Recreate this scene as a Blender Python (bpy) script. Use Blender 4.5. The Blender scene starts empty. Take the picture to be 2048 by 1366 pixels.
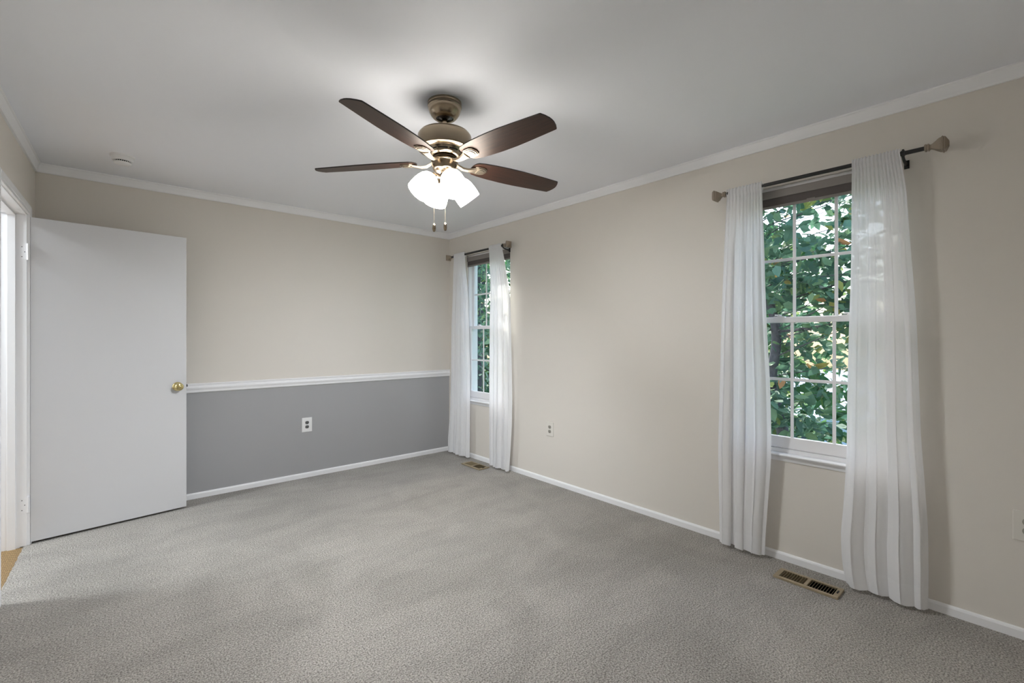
import bpy, bmesh, math, random
from mathutils import Vector, Matrix

# ------------------------------------------------------------------ camera, sky, sun, exposure
S = bpy.context.scene
COL = S.collection
YAW = 0.719504625
CAMZ = 1.28
cam = bpy.data.cameras.new('camera')
cam.sensor_fit = 'HORIZONTAL'
cam.sensor_width = 36.0
cam.lens = 926.92 / 2048 * 36.0
cam.shift_y = -9.27 / 2048
cam.clip_start = 0.02
cam.clip_end = 400
cam_o = bpy.data.objects.new('camera', cam)
COL.objects.link(cam_o)
cam_o.location = (0, 0, CAMZ)
cam_o.rotation_euler = (math.pi / 2, 0, -YAW)
S.camera = cam_o

W = bpy.data.worlds.new('sky')
S.world = W
W.use_nodes = True
nt = W.node_tree
bg = nt.nodes['Background']
sky = nt.nodes.new('ShaderNodeTexSky')
sky.sky_type = 'NISHITA'
sky.sun_disc = False
sky.sun_elevation = math.radians(48)
sky.sun_rotation = math.radians(46)
sky.air_density = 1.0
sky.dust_density = 3.0
nt.links.new(sky.outputs[0], bg.inputs[0])
bg.inputs[1].default_value = 0.6

sun = bpy.data.lights.new('sun', 'SUN')
sun.energy = 6.0
sun.angle = math.radians(0.6)
sun.color = (1.0, 0.95, 0.86)
sun_o = bpy.data.objects.new('sun', sun)
COL.objects.link(sun_o)
sun_o.rotation_euler = Vector((-0.42, -0.40, -0.66)).to_track_quat('-Z', 'Y').to_euler()

S.view_settings.view_transform = 'Standard'
S.view_settings.look = 'None'
S.view_settings.gamma = 1.0
S.view_settings.use_curve_mapping = False
S.view_settings.exposure = 0.46
S.cycles.use_denoising = True
S.cycles.max_bounces = 10
S.cycles.diffuse_bounces = 6
S.cycles.transparent_max_bounces = 24
S.cycles.sample_clamp_indirect = 6.0
S.cycles.caustics_reflective = False
S.cycles.caustics_refractive = False

SHADE_EMIT = 17.0        # glow of the four glass shades of the fan
BULB_WATTS = (21.0, 74.0, 45.0, 40.0)   # the four bulbs inside them
HALL_WATTS = 37.0        # the lamp on the hall ceiling

XR, YB, ZC = 2.925, 4.4165, 2.44
YF = -0.52
# ------------------------------------------------------------------ helpers
def nodes_of(name):
    m = bpy.data.materials.new(name)
    m.use_nodes = True
    t = m.node_tree
    return m, t, t.nodes['Principled BSDF']

def mat(name, col, rough=0.6, metal=0.0, spec=0.5, coat=0.0, bump=None, var=None):
    """bump = (scale, strength, distance); var = (scale, amount) soft colour variation"""
    m, t, p = nodes_of(name)
    p.inputs['Base Color'].default_value = (*col, 1)
    p.inputs['Roughness'].default_value = rough
    p.inputs['Metallic'].default_value = metal
    p.inputs['Specular IOR Level'].default_value = spec
    p.inputs['Coat Weight'].default_value = coat
    tc = t.nodes.new('ShaderNodeTexCoord')
    if bump:
        n = t.nodes.new('ShaderNodeTexNoise')
        n.inputs['Scale'].default_value = bump[0]
        n.inputs['Detail'].default_value = 3
        t.links.new(tc.outputs['Object'], n.inputs['Vector'])
        b = t.nodes.new('ShaderNodeBump')
        b.inputs['Strength'].default_value = bump[1]
        b.inputs['Distance'].default_value = bump[2]
        t.links.new(n.outputs[0], b.inputs['Height'])
        t.links.new(b.outputs[0], p.inputs['Normal'])
    if var:
        n = t.nodes.new('ShaderNodeTexNoise')
        n.inputs['Scale'].default_value = var[0]
        n.inputs['Detail'].default_value = 4
        t.links.new(tc.outputs['Object'], n.inputs['Vector'])
        mx = t.nodes.new('ShaderNodeMix')
        mx.data_type = 'RGBA'
        a = var[1]
        mx.inputs[6].default_value = (*[c * (1 - a) for c in col], 1)
        mx.inputs[7].default_value = (*[min(1, c * (1 + a)) for c in col], 1)
        t.links.new(n.outputs[0], mx.inputs[0])
        t.links.new(mx.outputs[2], p.inputs['Base Color'])
    return m

class MB:
    """collects geometry, then links it as one mesh object"""
    def __init__(self):
        self.v, self.f, self.m, self.c = [], [], [], []
        self.cur = 0
    def add(self, vs, fs):
        b = len(self.v)
        self.v += [tuple(x) for x in vs]
        self.f += [tuple(b + i for i in q) for q in fs]
        self.m += [self.cur] * len(fs)
        return self
    def box(self, lo, hi, M=None):
        x0, y0, z0 = lo
        x1, y1, z1 = hi
        vs = [Vector(p) for p in ((x0, y0, z0), (x1, y0, z0), (x1, y1, z0), (x0, y1, z0),
                                  (x0, y0, z1), (x1, y0, z1), (x1, y1, z1), (x0, y1, z1))]
        if M is not None:
            vs = [M @ p for p in vs]
        return self.add(vs, [(0, 3, 2, 1), (4, 5, 6, 7), (0, 1, 5, 4), (1, 2, 6, 5), (2, 3, 7, 6), (3, 0, 4, 7)])
    def lathe(self, prof, n=32, M=None, phase=0.0, sx=1.0):
        """prof: (radius, z) along the axis"""
        vs, fs = [], []
        for r, z in prof:
            for k in range(n):
                a = 2 * math.pi * k / n + phase
                vs.append(Vector((r * math.cos(a) * sx, r * math.sin(a), z)))
        for i in range(len(prof) - 1):
            for k in range(n):
                k2 = (k + 1) % n
                fs.append((i * n + k, i * n + k2, (i + 1) * n + k2, (i + 1) * n + k))
        if M is not None:
            vs = [M @ p for p in vs]
        return self.add(vs, fs)
    def tube(self, pts, rad, n=10, cap=True):
        pts = [Vector(p) for p in pts]
        if not isinstance(rad, (list, tuple)):
            rad = [rad] * len(pts)
        vs, fs = [], []
        up = None
        for i, p in enumerate(pts):
            d = (pts[min(i + 1, len(pts) - 1)] - pts[max(i - 1, 0)]).normalized()
            if up is None:
                up = d.orthogonal().normalized()
            else:
                up = (up - d * up.dot(d)).normalized()
            w = d.cross(up)
            for k in range(n):
                a = 2 * math.pi * k / n
                vs.append(p + (up * math.cos(a) + w * math.sin(a)) * rad[i])
        for i in range(len(pts) - 1):
            for k in range(n):
                k2 = (k + 1) % n
                fs.append((i * n + k, i * n + k2, (i + 1) * n + k2, (i + 1) * n + k))
        if cap:
            fs.append(tuple(reversed(range(n))))
            fs.append(tuple((len(pts) - 1) * n + k for k in range(n)))
        return self.add(vs, fs)
    def strip(self, p0, p1, nrm, prof):
        """closed profile (out along nrm, z) pushed from p0 to p1 (xy points)"""
        nrm = Vector((*nrm, 0)).normalized()
        n = len(prof)
        vs = []
        for p in (p0, p1):
            for o, z in prof:
                q = Vector((p[0], p[1], 0)) + nrm * o
                vs.append((q.x, q.y, z))
        fs = [(k, (k + 1) % n, n + (k + 1) % n, n + k) for k in range(n)]
        fs += [tuple(reversed(range(n))), tuple(n + k for k in range(n))]
        return self.add(vs, fs)
    def build(self, name, mats, parent=None, smooth=None, bevel=None, fix=True):
        me = bpy.data.meshes.new(name)
        me.from_pydata(self.v, [], self.f)
        for mm in (mats if isinstance(mats, (list, tuple)) else [mats]):
            me.materials.append(mm)
        me.polygons.foreach_set('material_index', self.m)
        if fix:
            b = bmesh.new()
            b.from_mesh(me)
            bmesh.ops.recalc_face_normals(b, faces=b.faces)
            b.to_mesh(me)
            b.free()
        if smooth is not None:
            me.polygons.foreach_set('use_smooth', [True] * len(me.polygons))
            if smooth < 180:
                me.set_sharp_from_angle(angle=math.radians(smooth))
        me.update()
        o = bpy.data.objects.new(name, me)
        COL.objects.link(o)
        if parent is not None:
            o.parent = parent
            o.matrix_parent_inverse = world_of(parent).inverted()
        if bevel:
            bv = o.modifiers.new('bevel', 'BEVEL')
            bv.width = bevel
            bv.segments = 2
            bv.limit_method = 'ANGLE'
            bv.angle_limit = math.radians(40)
        return o

def world_of(o):
    m = o.matrix_basis.copy()
    p = o
    while p.parent is not None:
        m = p.parent.matrix_basis @ p.matrix_parent_inverse @ m
        p = p.parent
    return m

def tag(o, label, cat, group=None, kind=None):
    o['label'] = label
    o['category'] = cat
    if group:
        o['group'] = group
    if kind:
        o['kind'] = kind
    return o

def empty(name, loc, label, cat, group=None, kind=None):
    o = bpy.data.objects.new(name, None)
    COL.objects.link(o)
    o.location = loc
    o.empty_display_size = 0.1
    return tag(o, label, cat, group, kind)

def frame(loc, z, x=None):
    """matrix with local z along z"""
    z = Vector(z).normalized()
    x = Vector(x) if x is not None else z.orthogonal()
    y = z.cross(x).normalized()
    x = y.cross(z).normalized()
    M = Matrix((x, y, z)).transposed().to_4x4()
    M.translation = Vector(loc)
    return M

# left wall frame: u runs from the far corner towards the camera, n into the room
LU = Vector((-0.033, -1.0, 0)).normalized()
LN = Vector((1.0, -0.033, 0)).normalized()
L0 = Vector((-0.355, YB, 0))
def LP(u, n, z):
    q = L0 + LU * u + LN * n
    return Vector((q.x, q.y, z))
LM = Matrix((LU, LN, Vector((0, 0, 1)))).transposed().to_4x4()
LM.translation = L0
LEND = (YB - YF) / 0.99946

# ------------------------------------------------------------------ materials
M_wall = mat('beige_wall_paint', (0.710, 0.671, 0.615), 0.75, bump=(180, 0.05, 0.002), spec=0.25)
M_grey = mat('grey_wall_paint', (0.375, 0.375, 0.38), 0.55, bump=(180, 0.05, 0.002), spec=0.3)
M_ceil = mat('ceiling_paint', (0.88, 0.895, 0.94), 0.85, bump=(120, 0.04, 0.002), spec=0.2)
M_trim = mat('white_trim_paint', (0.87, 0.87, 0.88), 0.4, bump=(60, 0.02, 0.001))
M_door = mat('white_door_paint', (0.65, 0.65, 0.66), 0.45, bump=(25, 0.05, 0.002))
M_vinyl = mat('white_window_vinyl', (0.84, 0.83, 0.84), 0.35)
M_brass = mat('polished_brass', (0.78, 0.66, 0.33), 0.12, metal=1.0)
M_nickel = mat('brushed_nickel', (0.34, 0.275, 0.20), 0.22, metal=1.0, bump=(300, 0.03, 0.001))
M_chrome = mat('bright_metal', (0.30, 0.25, 0.19), 0.45, metal=1.0)
def brushed(m):
    t = m.node_tree
    p = t.nodes['Principled BSDF']
    tg = t.nodes.new('ShaderNodeTangent')
    tg.direction_type = 'RADIAL'
    tg.axis = 'Z'
    p.inputs['Anisotropic'].default_value = 0.9
    t.links.new(tg.outputs[0], p.inputs['Tangent'])
brushed(M_nickel)
M_black = mat('black_metal', (0.012, 0.011, 0.011), 0.4)
M_dark = mat('opening_shade_black', (0.006, 0.006, 0.006), 0.9, spec=0.0)  # near-black colour standing in for the shade inside openings
M_taupe = mat('taupe_metal', (0.30, 0.245, 0.19), 0.42, metal=0.55)
M_tan = mat('tan_register_enamel', (0.36, 0.29, 0.19), 0.45, metal=0.3, bump=(90, 0.1, 0.001), var=(40, 0.15))
M_tand = mat('brown_register_enamel', (0.24, 0.19, 0.11), 0.5, metal=0.2)
M_plate = mat('white_plastic', (0.82, 0.82, 0.82), 0.35)
M_beigeplate = mat('beige_plastic', (0.71, 0.68, 0.62), 0.5)
M_recept = mat('grey_receptacle', (0.12, 0.12, 0.12), 0.5)
M_recept_b = mat('taupe_receptacle', (0.33, 0.31, 0.27), 0.5)
M_shadecas = mat('taupe_cassette', (0.24, 0.215, 0.20), 0.5)
M_shadefab = mat('dark_shade_fabric', (0.10, 0.085, 0.08), 0.8)
M_smoke = mat('white_detector_plastic', (0.8, 0.8, 0.8), 0.45)
M_collar = mat('black_plastic', (0.015, 0.015, 0.016), 0.25)

def carpet_material():
    m, t, p = nodes_of('grey_beige_carpet')
    tc = t.nodes.new('ShaderNodeTexCoord')
    def noise(scale, detail, rough=0.5, dist=0.0):
        n = t.nodes.new('ShaderNodeTexNoise')
        n.inputs['Scale'].default_value = scale
        n.inputs['Detail'].default_value = detail
        n.inputs['Roughness'].default_value = rough
        n.inputs['Distortion'].default_value = dist
        t.links.new(tc.outputs['Object'], n.inputs['Vector'])
        return n
    fine = noise(150, 3, 0.65)
    tuft = t.nodes.new('ShaderNodeTexVoronoi')
    tuft.inputs['Scale'].default_value = 170
    t.links.new(tc.outputs['Object'], tuft.inputs['Vector'])
    nap = noise(1.7, 5, 0.62, 0.8)
    r1 = t.nodes.new('ShaderNodeValToRGB')
    r1.color_ramp.elements[0].position = 0.36
    r1.color_ramp.elements[0].color = (0.150, 0.137, 0.120, 1)
    r1.color_ramp.elements[1].position = 0.64
    r1.color_ramp.elements[1].color = (0.545, 0.513, 0.468, 1)
    t.links.new(fine.outputs[0], r1.inputs[0])
    r2 = t.nodes.new('ShaderNodeValToRGB')
    r2.color_ramp.elements[0].position = 0.36
    r2.color_ramp.elements[0].color = (0.86, 0.86, 0.86, 1)
    r2.color_ramp.elements[1].position = 0.62
    r2.color_ramp.elements[1].color = (1.05, 1.05, 1.05, 1)
    t.links.new(nap.outputs[0], r2.inputs[0])
    mp = t.nodes.new('ShaderNodeMapping')
    mp.inputs['Scale'].default_value = (1.0, 4.2, 1.0)
    mp.inputs['Rotation'].default_value = (0, 0, math.radians(12))
    t.links.new(tc.outputs['Object'], mp.inputs['Vector'])
    strk = noise(1.5, 3, 0.55, 0.4)
    t.links.new(mp.outputs[0], strk.inputs['Vector'])
    r3 = t.nodes.new('ShaderNodeValToRGB')
    r3.color_ramp.elements[0].position = 0.44
    r3.color_ramp.elements[0].color = (0.955, 0.955, 0.955, 1)
    r3.color_ramp.elements[1].position = 0.52
    r3.color_ramp.elements[1].color = (1.02, 1.02, 1.02, 1)
    t.links.new(strk.outputs[0], r3.inputs[0])
    m0 = t.nodes.new('ShaderNodeMix')
    m0.data_type = 'RGBA'
    m0.blend_type = 'MULTIPLY'
    m0.inputs[0].default_value = 1.0
    t.links.new(r2.outputs[0], m0.inputs[6])
    t.links.new(r3.outputs[0], m0.inputs[7])
    mx = t.nodes.new('ShaderNodeMix')
    mx.data_type = 'RGBA'
    mx.blend_type = 'MULTIPLY'
    mx.inputs[0].default_value = 1.0
    t.links.new(r1.outputs[0], mx.inputs[6])
    t.links.new(m0.outputs[2], mx.inputs[7])
    t.links.new(mx.outputs[2], p.inputs['Base Color'])
    p.inputs['Roughness'].default_value = 1.0
    p.inputs['Specular IOR Level'].default_value = 0.05
    p.inputs['Sheen Weight'].default_value = 0.15
    ad = t.nodes.new('ShaderNodeMath')
    ad.operation = 'SUBTRACT'
    t.links.new(fine.outputs[0], ad.inputs[0])
    t.links.new(tuft.outputs['Distance'], ad.inputs[1])
    b = t.nodes.new('ShaderNodeBump')
    b.inputs['Strength'].default_value = 0.75
    b.inputs['Distance'].default_value = 0.006
    t.links.new(ad.outputs[0], b.inputs['Height'])
    t.links.new(b.outputs[0], p.inputs['Normal'])
    return m
M_carpet = carpet_material()

def weave_material():
    m, t, p = nodes_of('tan_woven_carpet')
    tc = t.nodes.new('ShaderNodeTexCoord')
    mp = t.nodes.new('ShaderNodeMapping')
    mp.inputs['Rotation'].default_value = (0, 0, math.radians(45))
    t.links.new(tc.outputs['Object'], mp.inputs['Vector'])
    v = t.nodes.new('ShaderNodeTexVoronoi')
    v.voronoi_dimensions = '2D'
    v.inputs['Scale'].default_value = 85
    v.inputs['Randomness'].default_value = 0.12
    t.links.new(mp.outputs[0], v.inputs['Vector'])
    r = t.nodes.new('ShaderNodeValToRGB')
    r.color_ramp.elements[0].position = 0.26
    r.color_ramp.elements[0].color = (0.035, 0.018, 0.006, 1)
    r.color_ramp.elements[1].position = 0.42
    r.color_ramp.elements[1].color = (0.36, 0.235, 0.105, 1)
    t.links.new(v.outputs['Distance'], r.inputs[0])
    t.links.new(r.outputs[0], p.inputs['Base Color'])
    p.inputs['Roughness'].default_value = 0.9
    b = t.nodes.new('ShaderNodeBump')
    b.inputs['Strength'].default_value = 0.6
    b.inputs['Distance'].default_value = 0.003
    t.links.new(v.outputs['Distance'], b.inputs['Height'])
    t.links.new(b.outputs[0], p.inputs['Normal'])
    return m
M_weave = weave_material()

def wood_material():
    m, t, p = nodes_of('dark_walnut_veneer')
    tc = t.nodes.new('ShaderNodeTexCoord')
    mp = t.nodes.new('ShaderNodeMapping')
    mp.inputs['Scale'].default_value = (2.5, 45, 45)
    t.links.new(tc.outputs['Object'], mp.inputs['Vector'])
    n = t.nodes.new('ShaderNodeTexNoise')
    n.inputs['Scale'].default_value = 3
    n.inputs['Detail'].default_value = 6
    t.links.new(mp.outputs[0], n.inputs['Vector'])
    r = t.nodes.new('ShaderNodeValToRGB')
    r.color_ramp.elements[0].position = 0.3
    r.color_ramp.elements[0].color = (0.012, 0.005, 0.0035, 1)
    r.color_ramp.elements[1].position = 0.7
    r.color_ramp.elements[1].color = (0.042, 0.016, 0.010, 1)
    t.links.new(n.outputs[0], r.inputs[0])
    t.links.new(r.outputs[0], p.inputs['Base Color'])
    p.inputs['Roughness'].default_value = 0.46
    p.inputs['Specular IOR Level'].default_value = 0.45
    p.inputs['Specular Tint'].default_value = (1.0, 0.78, 0.60, 1)
    return m
M_wood = wood_material()
M_woodedge = mat('black_blade_edge', (0.012, 0.009, 0.008), 0.5)

def sheer_material(name, see):
    m = bpy.data.materials.new(name)
    m.use_nodes = True
    t = m.node_tree
    t.nodes.clear()
    out = t.nodes.new('ShaderNodeOutputMaterial')
    d = t.nodes.new('ShaderNodeBsdfDiffuse')
    d.inputs[0].default_value = (0.90, 0.90, 0.91, 1)
    tl = t.nodes.new('ShaderNodeBsdfTranslucent')
    tl.inputs[0].default_value = (0.86, 0.86, 0.88, 1)
    tr = t.nodes.new('ShaderNodeBsdfTransparent')
    a = t.nodes.new('ShaderNodeMixShader')
    a.inputs[0].default_value = 0.30
    t.links.new(d.outputs[0], a.inputs[1])
    t.links.new(tl.outputs[0], a.inputs[2])
    b = t.nodes.new('ShaderNodeMixShader')
    b.inputs[0].default_value = see
    t.links.new(a.outputs[0], b.inputs[1])
    t.links.new(tr.outputs[0], b.inputs[2])
    # fine woven threads
    tc = t.nodes.new('ShaderNodeTexCoord')
    n = t.nodes.new('ShaderNodeTexNoise')
    n.inputs['Scale'].default_value = 220
    t.links.new(tc.outputs['Object'], n.inputs['Vector'])
    bp = t.nodes.new('ShaderNodeBump')
    bp.inputs['Strength'].default_value = 0.08
    bp.inputs['Distance'].default_value = 0.002
    t.links.new(n.outputs[0], bp.inputs['Height'])
    t.links.new(bp.outputs[0], d.inputs['Normal'])
    t.links.new(b.outputs[0], out.inputs[0])
    return m
M_sheer = sheer_material('white_sheer_voile', 0.04)
M_hem = sheer_material('white_doubled_voile', 0.02)

def glass_material():
    m = bpy.data.materials.new('window_glass')
    m.use_nodes = True
    t = m.node_tree
    t.nodes.clear()
    out = t.nodes.new('ShaderNodeOutputMaterial')
    tr = t.nodes.new('ShaderNodeBsdfTransparent')
    tr.inputs[0].default_value = (0.93, 0.96, 0.96, 1)
    gl = t.nodes.new('ShaderNodeBsdfGlossy')
    gl.inputs['Roughness'].default_value = 0.02
    fr = t.nodes.new('ShaderNodeFresnel')
    fr.inputs[0].default_value = 1.35
    mx = t.nodes.new('ShaderNodeMixShader')
    ge = t.nodes.new('ShaderNodeNewGeometry')
    sb = t.nodes.new('ShaderNodeMath')
    sb.operation = 'SUBTRACT'
    sb.use_clamp = True
    t.links.new(fr.outputs[0], sb.inputs[0])
    t.links.new(ge.outputs['Backfacing'], sb.inputs[1])
    t.links.new(sb.outputs[0], mx.inputs[0])
    t.links.new(tr.outputs[0], mx.inputs[1])
    t.links.new(gl.outputs[0], mx.inputs[2])
    t.links.new(mx.outputs[0], out.inputs[0])
    return m
M_glass = glass_material()

def lampglass_material():
    m, t, p = nodes_of('glowing_frosted_glass')
    p.inputs['Base Color'].default_value = (0.9, 0.9, 0.88, 1)
    p.inputs['Roughness'].default_value = 0.4
    p.inputs['Emission Color'].default_value = (1.0, 0.955, 0.89, 1)
    p.inputs['Emission Strength'].default_value = SHADE_EMIT
    return m
M_lamp = lampglass_material()

def leaf_material(name, stops, trans=0.35):
    m = bpy.data.materials.new(name)
    m.use_nodes = True
    t = m.node_tree
    t.nodes.clear()
    out = t.nodes.new('ShaderNodeOutputMaterial')
    at = t.nodes.new('ShaderNodeAttribute')
    at.attribute_name = 'leaf_tone'
    r = t.nodes.new('ShaderNodeValToRGB')
    els = r.color_ramp.elements
    for i, (pos, c) in enumerate(stops):
        e = els[i] if i < 2 else els.new(pos)
        e.position = pos
        e.color = (*c, 1)
    t.links.new(at.outputs['Fac'], r.inputs[0])
    p = t.nodes.new('ShaderNodeBsdfPrincipled')
    p.inputs['Roughness'].default_value = 0.6
    tl = t.nodes.new('ShaderNodeBsdfTranslucent')
    t.links.new(r.outputs[0], p.inputs['Base Color'])
    t.links.new(r.outputs[0], tl.inputs[0])
    mx = t.nodes.new('ShaderNodeMixShader')
    mx.inputs[0].default_value = trans
    t.links.new(p.outputs[0], mx.inputs[1])
    t.links.new(tl.outputs[0], mx.inputs[2])
    t.links.new(mx.outputs[0], out.inputs[0])
    return m
M_leaf = leaf_material('dogwood_leaves', [(0.0, (0.055, 0.135, 0.10)), (0.45, (0.13, 0.255, 0.175)),
                                          (0.75, (0.22, 0.34, 0.17)), (0.92, (0.36, 0.39, 0.11)), (1.0, (0.55, 0.25, 0.12))])
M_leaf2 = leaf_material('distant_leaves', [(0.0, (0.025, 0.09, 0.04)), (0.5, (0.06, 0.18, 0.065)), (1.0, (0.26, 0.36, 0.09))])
M_bark = mat('grey_bark', (0.10, 0.098, 0.115), 0.9, bump=(40, 0.8, 0.01), var=(25, 0.4))
M_lawn = mat('lawn_grass', (0.035, 0.085, 0.022), 0.95, bump=(8, 0.6, 0.05), var=(1.2, 0.35))
M_siding = mat('pale_siding', (0.62, 0.66, 0.74), 0.7)
M_roof = mat('pale_roof_shingle', (0.50, 0.54, 0.62), 0.8, var=(3, 0.1))
M_hwin = mat('house_window', (0.05, 0.06, 0.08), 0.1)

# ------------------------------------------------------------------ room shell
def struct(mb, name, mats, label, cat, **k):
    return tag(mb.build(name, mats, **k), label, cat, kind='structure')

# carpet floor, its edge under the doorway slightly ragged
random.seed(4)
D0, D1 = 0.318, 1.138      # doorway in the left wall, along u
JD = 0.125                 # depth of the jamb
fl = MB()
pts = [(XR + 0.03, YB + 0.03), LP(0, -0.03, 0)[:2]]
pts.append(tuple(LP(D0, -0.03, 0)[:2]))
k = 60
for i in range(k + 1):
    u = D0 + (D1 - D0) * i / k
    pts.append(tuple(LP(u, -0.012 + random.uniform(-0.0025, 0.0025), 0)[:2]))
pts.append(tuple(LP(D1, -0.03, 0)[:2]))
pts.append(tuple(LP(LEND, -0.03, 0)[:2]))
pts.append((XR + 0.03, YF - 0.03))
vs = [(p[0], p[1], 0.0) for p in pts] + [(p[0], p[1], -0.014) for p in pts]
n = len(pts)
fl.add(vs, [tuple(range(n)), tuple(reversed(range(n, 2 * n)))] + [(i, (i + 1) % n, n + (i + 1) % n, n + i) for i in range(n)])
struct(fl, 'floor', M_carpet, 'grey-beige cut-pile carpet covering the bedroom floor', 'floor')

h = MB()
h.box((-0.6, -1.6, -0.02), (LEND + 0.5, -0.0, -0.006), LM)
struct(h, 'floor_hall', M_weave, 'tan woven hall floor seen beyond the open doorway at left', 'floor')

c = MB()
c.box((-0.62, YF - 0.15, ZC), (XR + 0.16, YB + 0.15, ZC + 0.1))
struct(c, 'ceiling', M_ceil, 'smooth white ceiling carrying the fan', 'ceiling')

RAIL0, RAIL1 = 0.838, 0.911
b = MB()
b.box((-0.36, YB, RAIL0 + 0.03), (XR + 0.15, YB + 0.12, ZC))
b.cur = 1
b.box((-0.36, YB, -0.02), (XR + 0.15, YB + 0.12, RAIL0 + 0.03))
struct(b, 'wall_back', [M_wall, M_grey], 'far wall, beige above the chair rail and grey below', 'wall')

WIN = {'near': (0.478, 1.198), 'far': (3.365, 4.085)}
WZ0, WZ1 = 0.585, 2.155
w = MB()
WX1 = XR + 0.15
ys = [YF - 0.12, WIN['near'][0], WIN['near'][1], WIN['far'][0], WIN['far'][1], YB]
for i in range(5):
    if i in (1, 3):
        w.box((XR, ys[i], -0.02), (WX1, ys[i + 1], WZ0))
        w.box((XR, ys[i], WZ1), (WX1, ys[i + 1], ZC))
    else:
        w.box((XR, ys[i], -0.02), (WX1, ys[i + 1], ZC))
struct(w, 'wall_right', M_wall, 'long beige wall at right with two curtained windows', 'wall')

w = MB()
DH = 2.028
w.box((-0.1, -0.12, -0.02), (D0 - 0.018, 0, ZC), LM)
w.box((D1 + 0.018, -0.12, -0.02), (LEND + 0.1, 0, ZC), LM)
w.box((D0 - 0.018, -0.12, DH + 0.018), (D1 + 0.018, 0, ZC), LM)
struct(w, 'wall_left', M_wall, 'beige wall at left pierced by the doorway', 'wall')
w = MB()
w.box((-0.7, YF - 0.12, -0.02), (XR, YF, ZC))
struct(w, 'wall_front', M_wall, 'beige wall behind the camera', 'wall')

# the hall beyond the doorway
w = MB()
w.box((-0.6, -1.7, -0.02), (LEND + 0.5, -1.6, ZC), LM)
w.box((-0.7, -1.7, -0.02), (-0.6, 0, ZC), LM)
w.box((LEND + 0.5, -1.7, -0.02), (LEND + 0.6, 0, ZC), LM)
w.box((-0.7, -1.7, ZC), (LEND + 0.6, -0.12, ZC + 0.1), LM)
struct(w, 'wall_hall', M_ceil, 'white hall walls and ceiling beyond the doorway', 'wall')
hl = bpy.data.lights.new('hall_lamp', 'AREA')
hl.shape = 'DISK'
hl.size = 0.35
hl.energy = HALL_WATTS
hl.color = (0.90, 0.97, 1.0)
hl_o = bpy.data.objects.new('hall_lamp', hl)
COL.objects.link(hl_o)
hl_o.location = LP(0.60, -1.1, ZC - 0.05)

# crown, baseboards, chair rail
crown = [(0, ZC + 0.005), (0.030, ZC + 0.005), (0.030, ZC - 0.006), (0.024, ZC - 0.011), (0.022, ZC - 0.018), (0.017, ZC - 0.034),
         (0.014, ZC - 0.048), (0.014, ZC - 0.054), (0.011, ZC - 0.060), (0, ZC - 0.060)]
CT = [('crown_back', (-0.36, YB), (XR, YB), (0, -1), 'white crown moulding along the top of the far wall'),
      ('crown_right', (XR, YB), (XR, YF), (-1, 0), 'white crown moulding along the top of the window wall'),
      ('crown_left', tuple(L0[:2]), tuple(LP(LEND, 0, 0)[:2]), tuple(LN[:2]), 'white crown moulding above the doorway at left'),
      ('crown_front', (XR, YF), (-0.6, YF), (0, 1), 'white crown moulding on the wall behind the camera')]
for i, (nm, a, bb, nn, lb) in enumerate(CT):
    struct(MB().strip(a, bb, nn, crown), 'trim_%d' % (i + 1), M_trim, lb, 'crown moulding', smooth=30)
base = [(0, -0.004), (0.012, -0.004), (0.012, 0.034), (0.009, 0.041), (0.004, 0.0445), (0, 0.045)]
struct(MB().strip((-0.36, YB), (XR, YB), (0, -1), base), 'baseboard_back', M_trim, 'low white baseboard under the grey wall', 'baseboard')
struct(MB().strip((XR, YB), (XR, YF), (-1, 0), base), 'baseboard_right', M_trim, 'low white baseboard under the window wall', 'baseboard')
bl = MB()
bl.strip(tuple(L0[:2]), tuple(LP(D0 - 0.075, 0, 0)[:2]), tuple(LN[:2]), base)
bl.strip(tuple(LP(D1 + 0.075, 0, 0)[:2]), tuple(LP(LEND, 0, 0)[:2]), tuple(LN[:2]), base)
struct(bl, 'baseboard_left', M_trim, 'low white baseboard beside the doorway', 'baseboard')
struct(MB().strip((XR, YF), (-0.52, YF), (0, 1), base), 'baseboard_front', M_trim, 'low white baseboard behind the camera', 'baseboard')
rail = [(0, RAIL0), (0.008, RAIL0), (0.012, RAIL0 + 0.006), (0.013, RAIL0 + 0.020), (0.018, RAIL0 + 0.028), (0.021, RAIL0 + 0.036), (0.021, RAIL0 + 0.041),
        (0.015, RAIL0 + 0.046), (0.012, RAIL0 + 0.052), (0.013, RAIL0 + 0.060), (0.018, RAIL0 + 0.064), (0.018, RAIL0 + 0.070), (0.012, RAIL1), (0, RAIL1)]
struct(MB().strip((-0.36, YB), (XR, YB), (0, -1), rail), 'trim_5', M_trim, 'white moulded chair rail between beige and grey paint', 'chair rail', smooth=25)

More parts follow.
